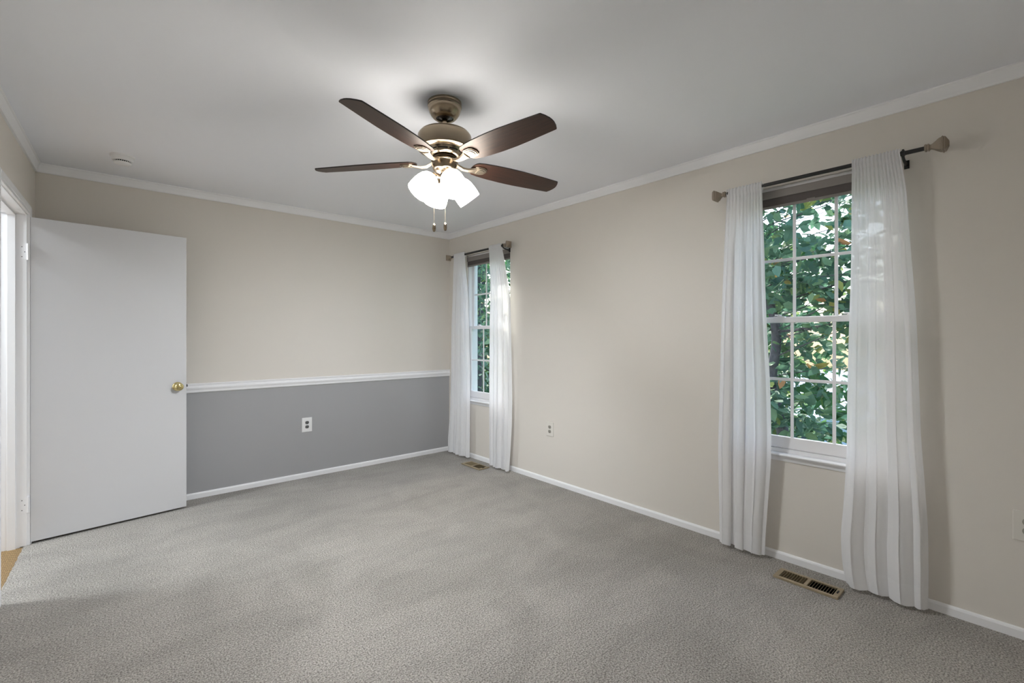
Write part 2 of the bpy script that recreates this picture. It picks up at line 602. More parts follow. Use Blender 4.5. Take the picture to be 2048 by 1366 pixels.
# doorway: jamb with stop, casing
j = MB()
for u0, u1 in ((D0 - 0.018, D0), (D1, D1 + 0.018)):
    j.box((u0, -JD - 0.002, -0.014), (u1, 0.001, DH + 0.018), LM)
j.box((D0, -JD - 0.002, DH), (D1, 0.001, DH + 0.018), LM)
j.box((D0, -0.082, -0.014), (D0 + 0.011, -0.046, DH), LM)
j.box((D1 - 0.011, -0.082, -0.014), (D1, -0.046, DH), LM)
j.box((D0, -0.082, DH - 0.011), (D1, -0.046, DH), LM)
jo = struct(j, 'trim_6', M_trim, 'white door jamb with its stop lining the doorway', 'door jamb', bevel=0.0015)
MB().box((D1 - 0.0015, -0.040, 0.86), (D1 + 0.001, -0.012, 0.935), LM).build('strike_plate', M_black, jo)
cs = MB()
CW = 0.058
for u0, u1 in ((D0 - 0.006 - CW, D0 - 0.006), (D1 + 0.006, D1 + 0.006 + CW)):
    cs.box((u0, 0.0, -0.004), (u1, 0.014, DH + 0.006 + CW), LM)
    cs.box((u0 + 0.012, 0.013, -0.004), (u1 - 0.014, 0.018, DH + 0.006 + CW - 0.012), LM)
cs.box((D0 - 0.006, 0.0, DH + 0.006), (D1 + 0.006, 0.014, DH + 0.006 + CW), LM)
cs.box((D0 - 0.006, 0.013, DH + 0.020), (D1 + 0.006, 0.018, DH + 0.006 + CW - 0.012), LM)
struct(cs, 'trim_7', M_trim, 'white casing framing the doorway at left', 'door casing', bevel=0.003)

# ------------------------------------------------------------------ open door
HG = Vector((-0.350, 4.106, 0))
FE = Vector((0.453, 4.209, 0))
DX = (FE - HG).normalized()
DN = Vector((DX.y, -DX.x, 0))          # towards the camera
DW = (FE - HG).length
DMX = Matrix((DX, DN, Vector((0, 0, 1)))).transposed().to_4x4()
DMX.translation = HG
door = empty('door_1', HG, 'plain white slab door standing open against the far wall', 'door', kind='structure')
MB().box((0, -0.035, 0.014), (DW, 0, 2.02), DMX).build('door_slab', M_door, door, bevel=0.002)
for sgn, nm in ((1, 'door_knob'), (-1, 'door_knob')):
    kx, kz = DW - 0.056, 0.914
    base_p = HG + DX * kx + (DN * 0.0 if sgn > 0 else DN * -0.035)
    MK = frame((base_p.x, base_p.y, kz), DN * sgn)
    kb = MB().lathe([(0, 0), (0.033, 0), (0.033, 0.003), (0.028, 0.008), (0.013, 0.010), (0.011, 0.020), (0.015, 0.026), (0.024, 0.031),
                     (0.0285, 0.040), (0.0285, 0.048), (0.024, 0.056), (0.015, 0.0605), (0.012, 0.0595), (0.010, 0.0605), (0, 0.061)], 32, MK)
    ko = kb.build(nm, M_brass, door, smooth=50)
    ko['label'] = 'round brass door knob'
lt = MB()
lt.box((DW - 0.001, -0.029, 0.885), (DW + 0.0015, -0.006, 0.943), DMX)
lt.box((DW, -0.024, 0.906), (DW + 0.009, -0.010, 0.924), DMX)
lt.build('latch', M_black, door)
for hz in (1.80, 0.25):
    hb = MB()
    hb.tube([LP(D0 + 0.002, 0.006, hz - 0.048), LP(D0 + 0.002, 0.006, hz + 0.048)], 0.006, 12)
    for kz in (-0.030, -0.010, 0.010, 0.030):
        hb.tube([LP(D0 + 0.002, 0.006, hz + kz - 0.0012), LP(D0 + 0.002, 0.006, hz + kz + 0.0012)], 0.0066, 12)
    hb.tube([LP(D0 + 0.002, 0.006, hz + 0.048), LP(D0 + 0.002, 0.006, hz + 0.053)], 0.0045, 10)
    hb.box((D0 - 0.001, -0.034, hz - 0.045), (D0 + 0.0016, 0.004, hz + 0.045), LM)
    ho = hb.build('hinge', M_trim, door, smooth=40)
    sb = MB()
    for du, dz in ((-0.026, 0.03), (-0.014, 0.0), (-0.026, -0.03)):
        sb.lathe([(0, 0.0023), (0.0028, 0.0022), (0.003, 0.001)], 10, frame(LP(D0, du + 0.006, hz + dz), LU))
    so = sb.build('screw', M_recept, ho)

# ------------------------------------------------------------------ windows
def window(idx, y0, y1, label):
    yc = (y0 + y1) / 2
    root = empty('window_%d' % idx, (XR + 0.06, yc, WZ0), label, 'window', kind='structure')
    def bar(mb, x0, x1, a0, a1, z0, z1):
        mb.box((x0, yc + a0, z0), (x1, yc + a1, z1))
    hw = (y1 - y0) / 2
    F = MB()
    bar(F, 2.945, 3.06, -hw, -hw + 0.022, 0.613, WZ1)
    bar(F, 2.945, 3.06, hw - 0.022, hw, 0.613, WZ1)
    bar(F, 2.945, 3.06, -hw + 0.022, hw - 0.022, WZ1 - 0.03, WZ1)
    bar(F, 2.945, 3.06, -hw + 0.022, hw - 0.022, 0.613, 0.634)
    for s in (-1, 1):   # balance tracks
        bar(F, 2.983, 2.987, s * (hw - 0.022) - 0.006, s * (hw - 0.022) + 0.006, 0.634, WZ1 - 0.03)
    F.build('window_frame', M_vinyl, root, bevel=0.002)
    gw = 0.308
    def sash(name, x0, x1, z0, z1, gz0, gz1, muntin_z):
        sb = MB()
        sw = hw - 0.023
        bar(sb, x0, x1, -sw, -gw, z0, z1)
        bar(sb, x0, x1, gw, sw, z0, z1)
        bar(sb, x0, x1, -gw, gw, z0, gz0)
        bar(sb, x0, x1, -gw, gw, gz1, z1)
        so = sb.build(name, M_vinyl, root, bevel=0.0025)
        xm = (x0 + x1) / 2
        g = MB()
        g.box((xm - 0.002, yc - gw - 0.004, gz0 - 0.004), (xm + 0.002, yc + gw + 0.004, gz1 + 0.004))
        g.build('glass_pane', M_glass, so)
        mm = MB()
        for a in (-0.1022, 0.1022):
            bar(mm, xm - 0.008, xm - 0.0025, a - 0.0085, a + 0.0085, gz0 - 0.002, gz1 + 0.002)
        bar(mm, xm - 0.0075, xm - 0.0028, -gw - 0.002, gw + 0.002, muntin_z - 0.0085, muntin_z + 0.0085)
        mm.build('muntin_grid', M_vinyl, so, bevel=0.002)
        return so
    up = sash('upper_sash', 2.990, 3.016, 1.365, WZ1 - 0.032, 1.397, WZ1 - 0.07, 1.732)
    lo = sash('lower_sash', 2.952, 2.978, 0.636, 1.393, 0.702, 1.362, 1.034)
    lk = MB()
    for s in (-0.17, 0.17):
        bar(lk, 2.950, 2.984, s - 0.028, s + 0.028, 1.392, 1.399)
        lk.lathe([(0.0, 0.012), (0.010, 0.011), (0.012, 0.0)], 14, Matrix.Translation((2.966, yc + s, 1.398)))
        lk.tube([(2.962, yc + s, 1.406), (2.960, yc + s + 0.024, 1.407)], 0.004, 8)
    lk.build('sash_lock', M_vinyl, lo, bevel=0.001)
    st = MB()
    st.strip((XR, y0 - 0.03), (XR, y1 + 0.03), (-1, 0), [(-0.001, 0.596), (0.024, 0.596), (0.030, 0.600), (0.032, 0.606), (0.030, 0.611), (0.025, 0.614), (-0.001, 0.614)])
    st.box((XR - 0.001, y0, 0.596), (2.953, y1, 0.614))
    st.build('window_sill', M_trim, root, smooth=40)
    ap = MB()
    ap.strip((XR, y0 - 0.02), (XR, y1 + 0.02), (-1, 0), [(0, 0.568), (0.006, 0.568), (0.009, 0.574), (0.010, 0.584), (0.016, 0.590), (0.018, 0.596), (0, 0.596)])
    ap.build('apron', M_trim, root, smooth=40)
    # roller shade
    rs = empty('roller_shade', (2.945, yc, WZ1), 'dark taupe roller shade rolled up at the top of the ' + ('nearer' if idx == 1 else 'farther') + ' window', 'window shade',
               group='rolled up window shades')
    cb = MB()
    bar(cb, 2.9275, 2.9335, -hw + 0.004, hw - 0.004, 2.088, 2.134)
    bar(cb, 2.9335, 2.944, -hw + 0.004, hw - 0.004, 2.126, 2.134)
    cb.build('cassette', M_shadecas, rs, bevel=0.003)
    rb = MB()
    rb.tube([(2.9375, yc - hw + 0.006, 2.112), (2.9375, yc + hw - 0.006, 2.112)], 0.006, 12)
    bar(rb, 2.9355, 2.937, -hw + 0.008, hw - 0.008, 2.044, 2.112)
    rb.build('shade_fabric', M_shadefab, rs, smooth=40)
    bb = MB()
    bar(bb, 2.932, 2.941, -hw + 0.008, hw - 0.008, 2.030, 2.046)
    bb.build('bottom_rail', M_shadecas, rs, bevel=0.003)
    pb = MB()
    pb.box((2.929, yc - 0.02, 2.040), (2.932, yc + 0.02, 2.049))
    pb.build('pull_tab', M_shadecas, rs)
    return root
window(1, *WIN['near'], 'nearer white double-hung window with divided panes, right of the two')
window(2, *WIN['far'], 'farther white double-hung window with divided panes, next to the corner')

# ------------------------------------------------------------------ curtain rods
ROD_X, ROD_Z = 2.835, 2.147
def finial(parent, y, sgn):
    prof = [(0.0, -0.002), (0.0125, -0.002), (0.0165, 0.001), (0.0165, 0.005), (0.0135, 0.008), (0.0165, 0.011), (0.0165, 0.014), (0.0115, 0.018), (0.0105, 0.022),
            (0.0135, 0.028), (0.022, 0.040), (0.029, 0.050), (0.031, 0.058), (0.0345, 0.060), (0.0345, 0.064), (0.031, 0.066), (0.032, 0.070), (0.027, 0.074), (0.012, 0.082), (0, 0.083)]
    MM = frame((ROD_X, y, ROD_Z), (0, sgn, 0), (0, 0, 1))
    MB().lathe([(r * 1.25, z) for r, z in prof], 4, MM, phase=math.pi / 4).build('finial', M_taupe, parent, bevel=0.0012)
def rod(ya, yb, brackets, label):
    root = empty('curtain_rod', (XR, (ya + yb) / 2, ROD_Z), label, 'curtain rod', group='curtain rods')
    ym = ya + (yb - ya) * 0.76
    r = MB()
    r.tube([(ROD_X, ya, ROD_Z), (ROD_X, ym, ROD_Z)], 0.0100, 16)
    r.tube([(ROD_X, ym - 0.02, ROD_Z), (ROD_X, yb, ROD_Z)], 0.0080, 16)
    r.build('rod', M_black, root, smooth=40)
    finial(root, ya, -1)
    finial(root, yb, 1)
    for yv in brackets:
        k = MB()
        k.box((XR - 0.004, yv - 0.011, ROD_Z - 0.052), (XR, yv + 0.009, ROD_Z - 0.012))
        k.tube([(XR - 0.003, yv, ROD_Z - 0.035), (XR - 0.045, yv, ROD_Z - 0.030), (XR - 0.075, yv, ROD_Z - 0.022), (ROD_X, yv, ROD_Z - 0.011)], 0.006, 10)
        k.tube([(ROD_X, yv - 0.007, ROD_Z), (ROD_X, yv + 0.007, ROD_Z)], 0.0135, 18)
        k.tube([(ROD_X, yv, ROD_Z), (ROD_X, yv, ROD_Z + 0.019)], 0.0045, 10)
        k.build('bracket', M_black, root, smooth=40)
    return root
rod(0.352, 1.262, (0.430, 1.245), 'black curtain rod with square taupe finials over the nearer window')
rod(3.345, 4.235, (3.372, 4.190), 'black curtain rod with square nickel finials over the window by the corner')

# ------------------------------------------------------------------ curtains
def interp(tab, z):
    if z >= tab[0][1]:
        return tab[0][0]
    for (a, za), (b2, zb) in zip(tab, tab[1:]):
        if z >= zb:
            t = (za - z) / max(1e-6, za - zb)
            return a + (b2 - a) * t
    return tab[-1][0]
def smooth_tab(tab):
    zs = [2.165 - i * (2.165 - 0.02) / 60 for i in range(61)]
    vals = [interp(tab, z) for z in zs]
    for _ in range(2):
        vals = [vals[0]] + [(vals[i - 1] + vals[i] * 2 + vals[i + 1]) / 4 for i in range(1, 60)] + [vals[-1]]
    return [(v, z) for v, z in zip(vals, zs)]

def curtain(hi, lo, seed, folds, label):
    """hi / lo: (y, z) of the edge with the larger / smaller y, top to bottom"""
    rnd = random.Random(seed)
    hi, lo = smooth_tab(hi), smooth_tab(lo)
    root = empty('sheer_curtain', (ROD_X, (hi[-1][0] + lo[-1][0]) / 2, 0.02), label, 'curtain', group='white sheer curtain panels')
    nu = 220
    # low-frequency folds with uneven spacing
    ks = [0.0]
    for i in range(folds):
        ks.append(ks[-1] + rnd.uniform(0.65, 1.35))
    ks = [k / ks[-1] for k in ks]
    amp = [rnd.uniform(0.65, 1.25) for _ in range(folds + 1)]
    ph = [rnd.uniform(0, 6.28) for _ in range(8)]
    top_n = folds * 3 + 2
    def phase(s):
        for i in range(folds):
            if s <= ks[i + 1] + 1e-9:
                f = (s - ks[i]) / (ks[i + 1] - ks[i])
                return i + f, amp[i] * (1 - f) + amp[i + 1] * f
        return folds, amp[-1]
    zs = []
    z = 2.172
    while z > 2.10:
        zs.append(z); z -= 0.006
    while z > 0.135:
        zs.append(z); z -= 0.026
    HEMZ = 0.120
    zs.append(HEMZ)
    n_top = len(zs)
    zs += [0.095, 0.07, 0.045, 0.018]
    grid = []
    for z in zs:
        zz = min(z, 2.165)
        ya, yb = interp(hi, zz), interp(lo, zz)
        d = max(0.0, (2.13 - z) / 2.11)              # 0 at the rod, 1 at the floor
        g = min(1.0, d / 0.22)
        g = g * g * (3 - 2 * g)
        row = []
        for i in range(nu + 1):
            s = i / nu
            drift = 0.020 * math.sin(3.1 * d + ph[0] + s * 5) + 0.012 * math.sin(5.5 * d + ph[1] + s * 11)
            p, a = phase(min(1, max(0, s + drift * g * (1 - abs(2 * s - 1)))))
            w1 = math.cos(2 * math.pi * p)
            w1 = math.copysign(abs(w1) ** 0.8, w1)
            big = (0.006 + 0.010 * d) * a * w1 + (0.004 + 0.008 * d) * math.sin(2 * math.pi * 1.7 * s + ph[7])
            tilt = (0.003 + 0.008 * d) * a * math.sin(4 * math.pi * p + ph[2])
            small = math.sin(2 * math.pi * top_n * s + 1.6 * math.sin(7 * s + ph[3]) + ph[4])
            fine = math.sin(2 * math.pi * folds * 2.6 * s + ph[5] + 1.1 * math.sin(9 * s + ph[6]))
            x = ROD_X + big * g + 0.0028 * fine * g * (1 - 0.4 * d) - 0.004 * d
            if z > 2.122:                              # rod pocket and little heading
                e = math.sqrt(max(0.0, 1 - ((z - ROD_Z) / 0.0255) ** 2)) if abs(z - ROD_Z) < 0.0255 else 0
                x = ROD_X - 0.0105 * e - 0.003 - 0.0028 * small
            else:
                x -= (1 - g) * (0.006 + 0.0042 * small)
            y = ya + (yb - ya) * s + tilt * g * min(1, 6 * s, 6 * (1 - s)) * -1
            zz2 = z
            if z < 0.03:
                zz2 = z + 0.006 * a * abs(w1)
            if z > 2.165:
                zz2 = z + 0.002 * small
            row.append((x, y, zz2))
        grid.append(row)
    def mesh(rows, name, m):
        mb = MB()
        vs = [p for r in rows for p in r]
        w_ = nu + 1
        fs = [(r * w_ + i, r * w_ + i + 1, (r + 1) * w_ + i + 1, (r + 1) * w_ + i) for r in range(len(rows) - 1) for i in range(nu)]
        mb.add(vs, fs)
        return mb.build(name, m, root, smooth=180, fix=False)
    mesh(grid[:n_top], 'sheer_fabric', M_sheer)
    mesh(grid[n_top - 1:], 'hem', M_hem)
    # back of the rod pocket
    back = []
    for z in zs:
        if z < 2.119:
            break
        back.append([(ROD_X + 0.0115 + 0.002 * math.sin(i * 0.9), grid[0][i][1], min(z, 2.166)) for i in range(0, nu + 1, 2)])
    mb = MB()
    w_ = len(back[0])
    mb.add([p for r in back for p in r], [(r * w_ + i, r * w_ + i + 1, (r + 1) * w_ + i + 1, (r + 1) * w_ + i) for r in range(len(back) - 1) for i in range(w_ - 1)])
    mb.build('rod_pocket', M_sheer, root, smooth=180, fix=False)
    return root

curtain([(1.252, 2.147), (1.272, 1.81), (1.290, 1.383), (1.302, 0.892), (1.310, 0.583), (1.300, 0.094), (1.300, 0.02)],
        [(1.054, 2.145), (1.049, 1.921), (1.044, 1.634), (1.036, 1.376), (1.017, 1.007), (1.011, 0.696), (1.014, 0.554), (1.028, 0.351), (1.041, 0.177), (1.048, 0.018)],
        11, 3, 'white sheer curtain hanging left of the nearer window')
curtain([(0.627, 2.146), (0.630, 1.971), (0.632, 1.794), (0.636, 1.568), (0.645, 1.264), (0.651, 0.959), (0.653, 0.705), (0.660, 0.551), (0.668, 0.397), (0.680, 0.267), (0.672, 0.10), (0.655, 0.02)],
        [(0.440, 2.139), (0.418, 1.994), (0.409, 1.804), (0.400, 1.639), (0.390, 1.498), (0.381, 1.312), (0.375, 1.08), (0.367, 0.804), (0.353, 0.577), (0.343, 0.396), (0.341, 0.191), (0.343, 0.02)],
        23, 4, 'wide white sheer curtain hanging right of the nearer window')
curtain([(4.172, 2.153), (4.20, 1.896), (4.239, 1.409), (4.249, 0.809), (4.268, 0.424), (4.308, 0.144), (4.30, 0.02)],
        [(3.977, 2.159), (3.950, 1.873), (3.924, 1.403), (3.908, 0.937), (3.908, 0.626), (3.915, 0.106), (3.918, 0.02)],
        37, 5, 'white sheer curtain nearest the room corner, left of the farther window')
curtain([(3.565, 2.171), (3.560, 1.837), (3.578, 1.397), (3.587, 0.855), (3.589, 0.363), (3.583, 0.02)],
        [(3.385, 2.155), (3.350, 2.052), (3.300, 1.812), (3.265, 1.67), (3.246, 1.158), (3.234, 0.695), (3.240, 0.462), (3.258, 0.227), (3.280, 0.02)],
        51, 5, 'white sheer curtain right of the farther window, glowing in daylight')

hk = MB()
hk.box((XR - 0.003, 3.334, 0.588), (XR, 3.346, 0.628))
hk.tube([(XR - 0.002, 3.340, 0.612), (XR - 0.020, 3.340, 0.608), (XR - 0.024, 3.340, 0.618)], 0.003, 8)
tag(hk.build('wall_hook', M_recept_b, smooth=40), 'small grey hook on the wall beside the farther window', 'hook')

# ------------------------------------------------------------------ outlets
def outlet(loc, nrm, wdt, hgt, mp, mr, label):
    root = empty('wall_outlet', loc, label, 'outlet', group='wall outlets')
    zx = Vector((0, 0, 1))
    side = Vector(nrm).cross(zx)
    M = Matrix((side, Vector(nrm), zx)).transposed().to_4x4()
    M.translation = Vector(loc)
    MB().box((-wdt / 2, -0.001, -hgt / 2), (wdt / 2, 0.006, hgt / 2), M).build('cover_plate', mp, root, bevel=0.003)
    for s in (-1, 1):
        zc = s * 0.0195
        prof = []
        for k in range(24):
            a = 2 * math.pi * k / 24
            prof.append((0.0168 * math.cos(a), max(-0.0135, min(0.0135, 0.0168 * math.sin(a)))))
        vs = [M @ Vector((p, 0.0062, zc + q)) for p, q in prof] + [M @ Vector((p * 0.96, 0.0082, zc + q * 0.96)) for p, q in prof]
        r = MB().add(vs, [tuple(reversed(range(24))), tuple(range(24, 48))] + [(k, (k + 1) % 24, 24 + (k + 1) % 24, 24 + k) for k in range(24)])
        ro = r.build('receptacle', mr, root)
        sl = MB()
        sl.box((-0.0078, 0.0078, zc - 0.001), (-0.0052, 0.0086, zc + 0.008), M)
        sl.box((0.0052, 0.0078, zc - 0.001), (0.0078, 0.0086, zc + 0.008), M)
        sl.lathe([(0, 0.0009), (0.0036, 0.0009), (0.0036, 0)], 12, M @ Matrix.Translation((0, 0.0078, zc - 0.0075)) @ Matrix.Rotation(-math.pi / 2, 4, 'X'))
        sl.build('slots', M_dark, ro)
    MB().lathe([(0, 0.0015), (0.0025, 0.0012), (0.0032, 0)], 12, M @ Matrix.Translation((0, 0.006, 0)) @ Matrix.Rotation(-math.pi / 2, 4, 'X')).build('screw', mp, root)
    return root
outlet((1.380, YB, 0.479), (0, -1, 0), 0.088, 0.130, M_plate, M_recept, 'white outlet with dark sockets on the grey wall')
outlet((XR, 2.832, 0.472), (-1, 0, 0), 0.086, 0.124, M_beigeplate, M_recept_b, 'beige-painted outlet low on the wall between the windows')
outlet((XR, 0.036, 0.478), (-1, 0, 0), 0.088, 0.128, M_beigeplate, M_recept_b, 'cream outlet cut off by the right edge, beyond the wide curtain')

# ------------------------------------------------------------------ floor registers
def register(x0, x1, y0, y1, label):
    root = empty('floor_vent', ((x0 + x1) / 2, (y0 + y1) / 2, 0), label, 'floor vent', group='floor registers')
    zt = 0.012
    f = MB()
    f.box((x0, y0, 0.0), (x0 + 0.016, y1, zt))
    f.box((x1 - 0.016, y0, 0.0), (x1, y1, zt))
    f.box((x0 + 0.016, y0, 0.0), (x1 - 0.016, y0 + 0.024, zt))
    f.box((x0 + 0.016, y1 - 0.024, 0.0), (x1 - 0.016, y1, zt))
    ym = (y0 + y1) / 2
    f.box((x0 + 0.016, ym - 0.008, 0.001), (x1 - 0.016, ym + 0.008, zt))
    f.build('vent_frame', M_tan, root, bevel=0.002)
    d = MB()
    d.box((x0 + 0.01, y0 + 0.018, 0.0), (x1 - 0.01, y1 - 0.018, 0.002))
    d.build('duct_shade_sheet', M_dark, root)  # black sheet on the floor, painted-in shade of the duct below
    sl = MB()
    for a, bq, sgn in ((y0 + 0.026, ym - 0.010, 1), (ym + 0.010, y1 - 0.026, -1)):
        nn = 9
        for i in range(nn):
            yc = a + (bq - a) * (i + 0.5) / nn
            # each blade leans away from the middle of the grille
            vs = [(x0 + 0.015, yc - 0.0006 + sgn * 0.0019, 0.003), (x1 - 0.015, yc - 0.0006 + sgn * 0.0019, 0.003),
                  (x1 - 0.015, yc - 0.0006 - sgn * 0.0019, 0.0115), (x0 + 0.015, yc - 0.0006 - sgn * 0.0019, 0.0115)]
            vs += [(x, y + 0.0014, z) for x, y, z in vs]
            sl.add(vs, [(0, 1, 2, 3), (7, 6, 5, 4), (0, 4, 5, 1), (1, 5, 6, 2), (2, 6, 7, 3), (3, 7, 4, 0)])
    sl.build('louvers', M_tand, root)
    lv = MB()
    lv.box((x0 + 0.045, y0 + 0.010, zt - 0.001), (x0 + 0.072, y0 + 0.016, zt + 0.004))
    lv.build('damper_lever', M_black, root, bevel=0.001)
    return root
register(2.674, 2.792, 0.651, 0.942, 'tan louvered floor vent in the carpet under the nearer window')
register(2.687, 2.812, 3.545, 3.840, 'tan floor vent by the far corner, half of it dark')

# ------------------------------------------------------------------ smoke detector
sd = empty('smoke_detector', (0.08, 3.882, ZC), 'round white smoke detector on the ceiling above the door', 'smoke detector')
SM = Matrix.Translation((0.08, 3.882, ZC)) @ Matrix.Rotation(math.pi, 4, 'X') @ Matrix.Diagonal((0.8, 0.8, 1, 1))
MB().lathe([(0, -0.001), (0.080, -0.001), (0.080, 0.006), (0.076, 0.010), (0.0, 0.011)], 40, SM).build('base_plate', M_smoke, sd, smooth=40)
MB().lathe([(0.068, 0.008), (0.069, 0.026), (0.066, 0.032), (0.058, 0.035), (0.0, 0.035)], 40, SM).build('housing', M_smoke, sd, smooth=40)
MB().lathe([(0.052, 0.034), (0.052, 0.043)], 40, SM).build('vent_gap', M_dark, sd, smooth=40)
rb = MB()
for k in range(26):
    a = 2 * math.pi * k / 26
    rb.box((0.050, -0.0012, 0.034), (0.0555, 0.0012, 0.043), SM @ Matrix.Rotation(a, 4, 'Z'))
rb.build('vent_ribs', M_smoke, sd)
MB().lathe([(0.0, 0.041), (0.054, 0.042), (0.057, 0.045), (0.054, 0.050), (0.040, 0.055), (0.012, 0.058), (0, 0.058)], 40, SM).build('cover', M_smoke, sd, smooth=40)
MB().lathe([(0.0, 0.0025), (0.003, 0.002), (0.0035, 0.0)], 12, SM @ Matrix.Translation((0.02, 0.046, 0.034))).build('indicator_light', M_recept_b, sd, smooth=40)

# ------------------------------------------------------------------ ceiling fan
FX, FY = 1.264, 1.949
fan = empty('ceiling_fan', (FX, FY, ZC), 'five-blade ceiling fan with dark walnut blades and four lit glass shades', 'ceiling fan')
FM = Matrix.Translation((FX, FY, 0))
MB().lathe([(0, ZC + 0.001), (0.083, ZC + 0.001), (0.084, 2.432), (0.082, 2.427), (0.0835, 2.424), (0.0835, 2.416), (0.081, 2.413), (0.081, 2.408), (0.076, 2.392), (0.066, 2.374), (0.056, 2.364),
            (0.052, 2.361), (0.043, 2.360), (0.041, 2.364), (0.041, 2.375)], 48, FM).build('canopy', M_nickel, fan, smooth=35)
MB().lathe([(0.041, 2.366), (0.037, 2.364), (0.030, 2.366), (0.022, 2.362), (0.014, 2.358), (0.0125, 2.372)], 40, FM).build('canopy_collar', M_collar, fan, smooth=50)
MB().lathe([(0.0125, 2.37), (0.0125, 2.285)], 24, FM).build('downrod', M_nickel, fan, smooth=60)
MB().lathe([(0.012, 2.306), (0.024, 2.304), (0.028, 2.298), (0.060, 2.297), (0.105, 2.292), (0.120, 2.287), (0.1225, 2.283), (0.121, 2.281), (0.127, 2.279), (0.131, 2.273), (0.132, 2.265), (0.132, 2.210), (0.130, 2.204), (0.124, 2.201),
            (0.104, 2.199), (0.099, 2.202), (0.096, 2.202), (0.093, 2.198), (0.088, 2.188), (0.083, 2.180), (0.076, 2.173), (0.066, 2.168), (0.056, 2.167), (0.0, 2.169)], 64, FM).build('motor_housing', M_nickel, fan, smooth=35)
vs_ = MB()
for k in range(10):
    a0 = 2 * math.pi * k / 10
    m_ = 8
    pts_ = []
    for rr, zz in ((0.0888, 2.1895), (0.0860, 2.1845)):
        for i in range(m_ + 1):
            a = a0 + (2 * math.pi / 10) * 0.84 * i / m_
            pts_.append((FX + (rr + 0.0006) * math.cos(a), FY + (rr + 0.0006) * math.sin(a), zz))
    vs_.add(pts_, [(i, i + 1, m_ + 2 + i, m_ + 1 + i) for i in range(m_)])
vs_.build('vent_slots', M_dark, fan)
MB().lathe([(0.054, 2.170), (0.054, 2.1635), (0.038, 2.163), (0.036, 2.160), (0.037, 2.152), (0.03, 2.150)], 40, FM).build('flywheel', M_chrome, fan, smooth=40)
MB().lathe([(0.030, 2.154), (0.064, 2.153), (0.066, 2.150), (0.066, 2.146), (0.063, 2.143), (0.061, 2.135), (0.059, 2.112), (0.057, 2.106), (0.050, 2.100), (0.030, 2.094), (0.022, 2.088), (0.018, 2.070), (0.021, 2.062), (0.017, 2.050), (0.008, 2.042), (0, 2.041)], 48, FM).build('switch_housing', M_nickel, fan, smooth=35)

# blades and blade irons: first pair, then copies
TH0 = math.radians(60.76)
PITCH = math.radians(-11.6)
BZ = 2.146
def blade_outline():
    up, lo_ = [], []
    tab = [(0.150, 0.030), (0.156, 0.043), (0.168, 0.053), (0.20, 0.0605), (0.26, 0.0665), (0.34, 0.0705), (0.42, 0.0705), (0.50, 0.0665), (0.60, 0.0600), (0.640, 0.0572)]
    for r, w_ in tab:
        up.append((r, w_)); lo_.append((r, -w_))
    tip = [(0.647, 0.0560), (0.657, 0.038), (0.664, 0.016), (0.6655, 0.0), (0.664, -0.016), (0.657, -0.038), (0.647, -0.0560)]
    return up + tip + list(reversed(lo_)) + [(0.146, -0.015), (0.145, 0.0), (0.146, 0.015)]
def make_blade():
    ol = blade_outline()
    n_ = len(ol)
    mb = MB()
    zt = 0.0055
    vs2 = [(x, y, 0.0) for x, y in ol] + [(x, y, zt) for x, y in ol]
    mb.add(vs2, [tuple(range(n_ - 1, -1, -1)), tuple(range(n_, 2 * n_))])
    mb.cur = 1
    mb.add(vs2, [(i, (i + 1) % n_, n_ + (i + 1) % n_, n_ + i) for i in range(n_)])
    return mb
def make_iron():
    mb = MB()
    # curved arm: (r, z, half width, thickness)
    sec = [(0.036, 0.012, 0.012, 0.006), (0.052, 0.006, 0.0125, 0.008), (0.072, -0.006, 0.0115, 0.010), (0.095, -0.016, 0.012, 0.011), (0.120, -0.0175, 0.014, 0.010),
           (0.145, -0.0135, 0.019, 0.009), (0.165, -0.0095, 0.026, 0.008)]
    vs2, fs = [], []
    for r, z, w_, t_ in sec:
        vs2 += [(r, -w_, z + t_ / 2), (r, -w_ * 0.7, z - t_ / 2), (r, 0, z - t_ / 2 - 0.002), (r, w_ * 0.7, z - t_ / 2), (r, w_, z + t_ / 2)]
    for i in range(len(sec) - 1):
        for k in range(5):
            k2 = (k + 1) % 5
            fs.append((i * 5 + k, i * 5 + k2, (i + 1) * 5 + k2, (i + 1) * 5 + k))
    fs += [(0, 1, 2, 3, 4), tuple((len(sec) - 1) * 5 + k for k in range(5))]
    mb.add(vs2, fs)
    # stepped shield plate under the blade
    def plate(s, z0, z1):
        ol = [(0.160, -0.026), (0.172, -0.033), (0.205, -0.033), (0.222, -0.024), (0.230, 0.0), (0.222, 0.024), (0.205, 0.033), (0.172, 0.033), (0.160, 0.026)]
        cx_ = 0.193
        ol = [(cx_ + (x - cx_) * s, y * s) for x, y in ol]
        n_ = len(ol)
        mb.add([(x, y, z0) for x, y in ol] + [(x, y, z1) for x, y in ol],
               [tuple(range(n_ - 1, -1, -1)), tuple(range(n_, 2 * n_))] + [(i, (i + 1) % n_, n_ + (i + 1) % n_, n_ + i) for i in range(n_)])
    plate(1.0, -0.006, -0.0005)
    plate(0.86, -0.0095, -0.006)
    plate(0.60, -0.0125, -0.0095)
    return mb
iron0 = make_iron().build('blade_iron', M_chrome, None, bevel=0.0015)
blade0 = make_blade().build('blade', [M_wood, M_woodedge], None)
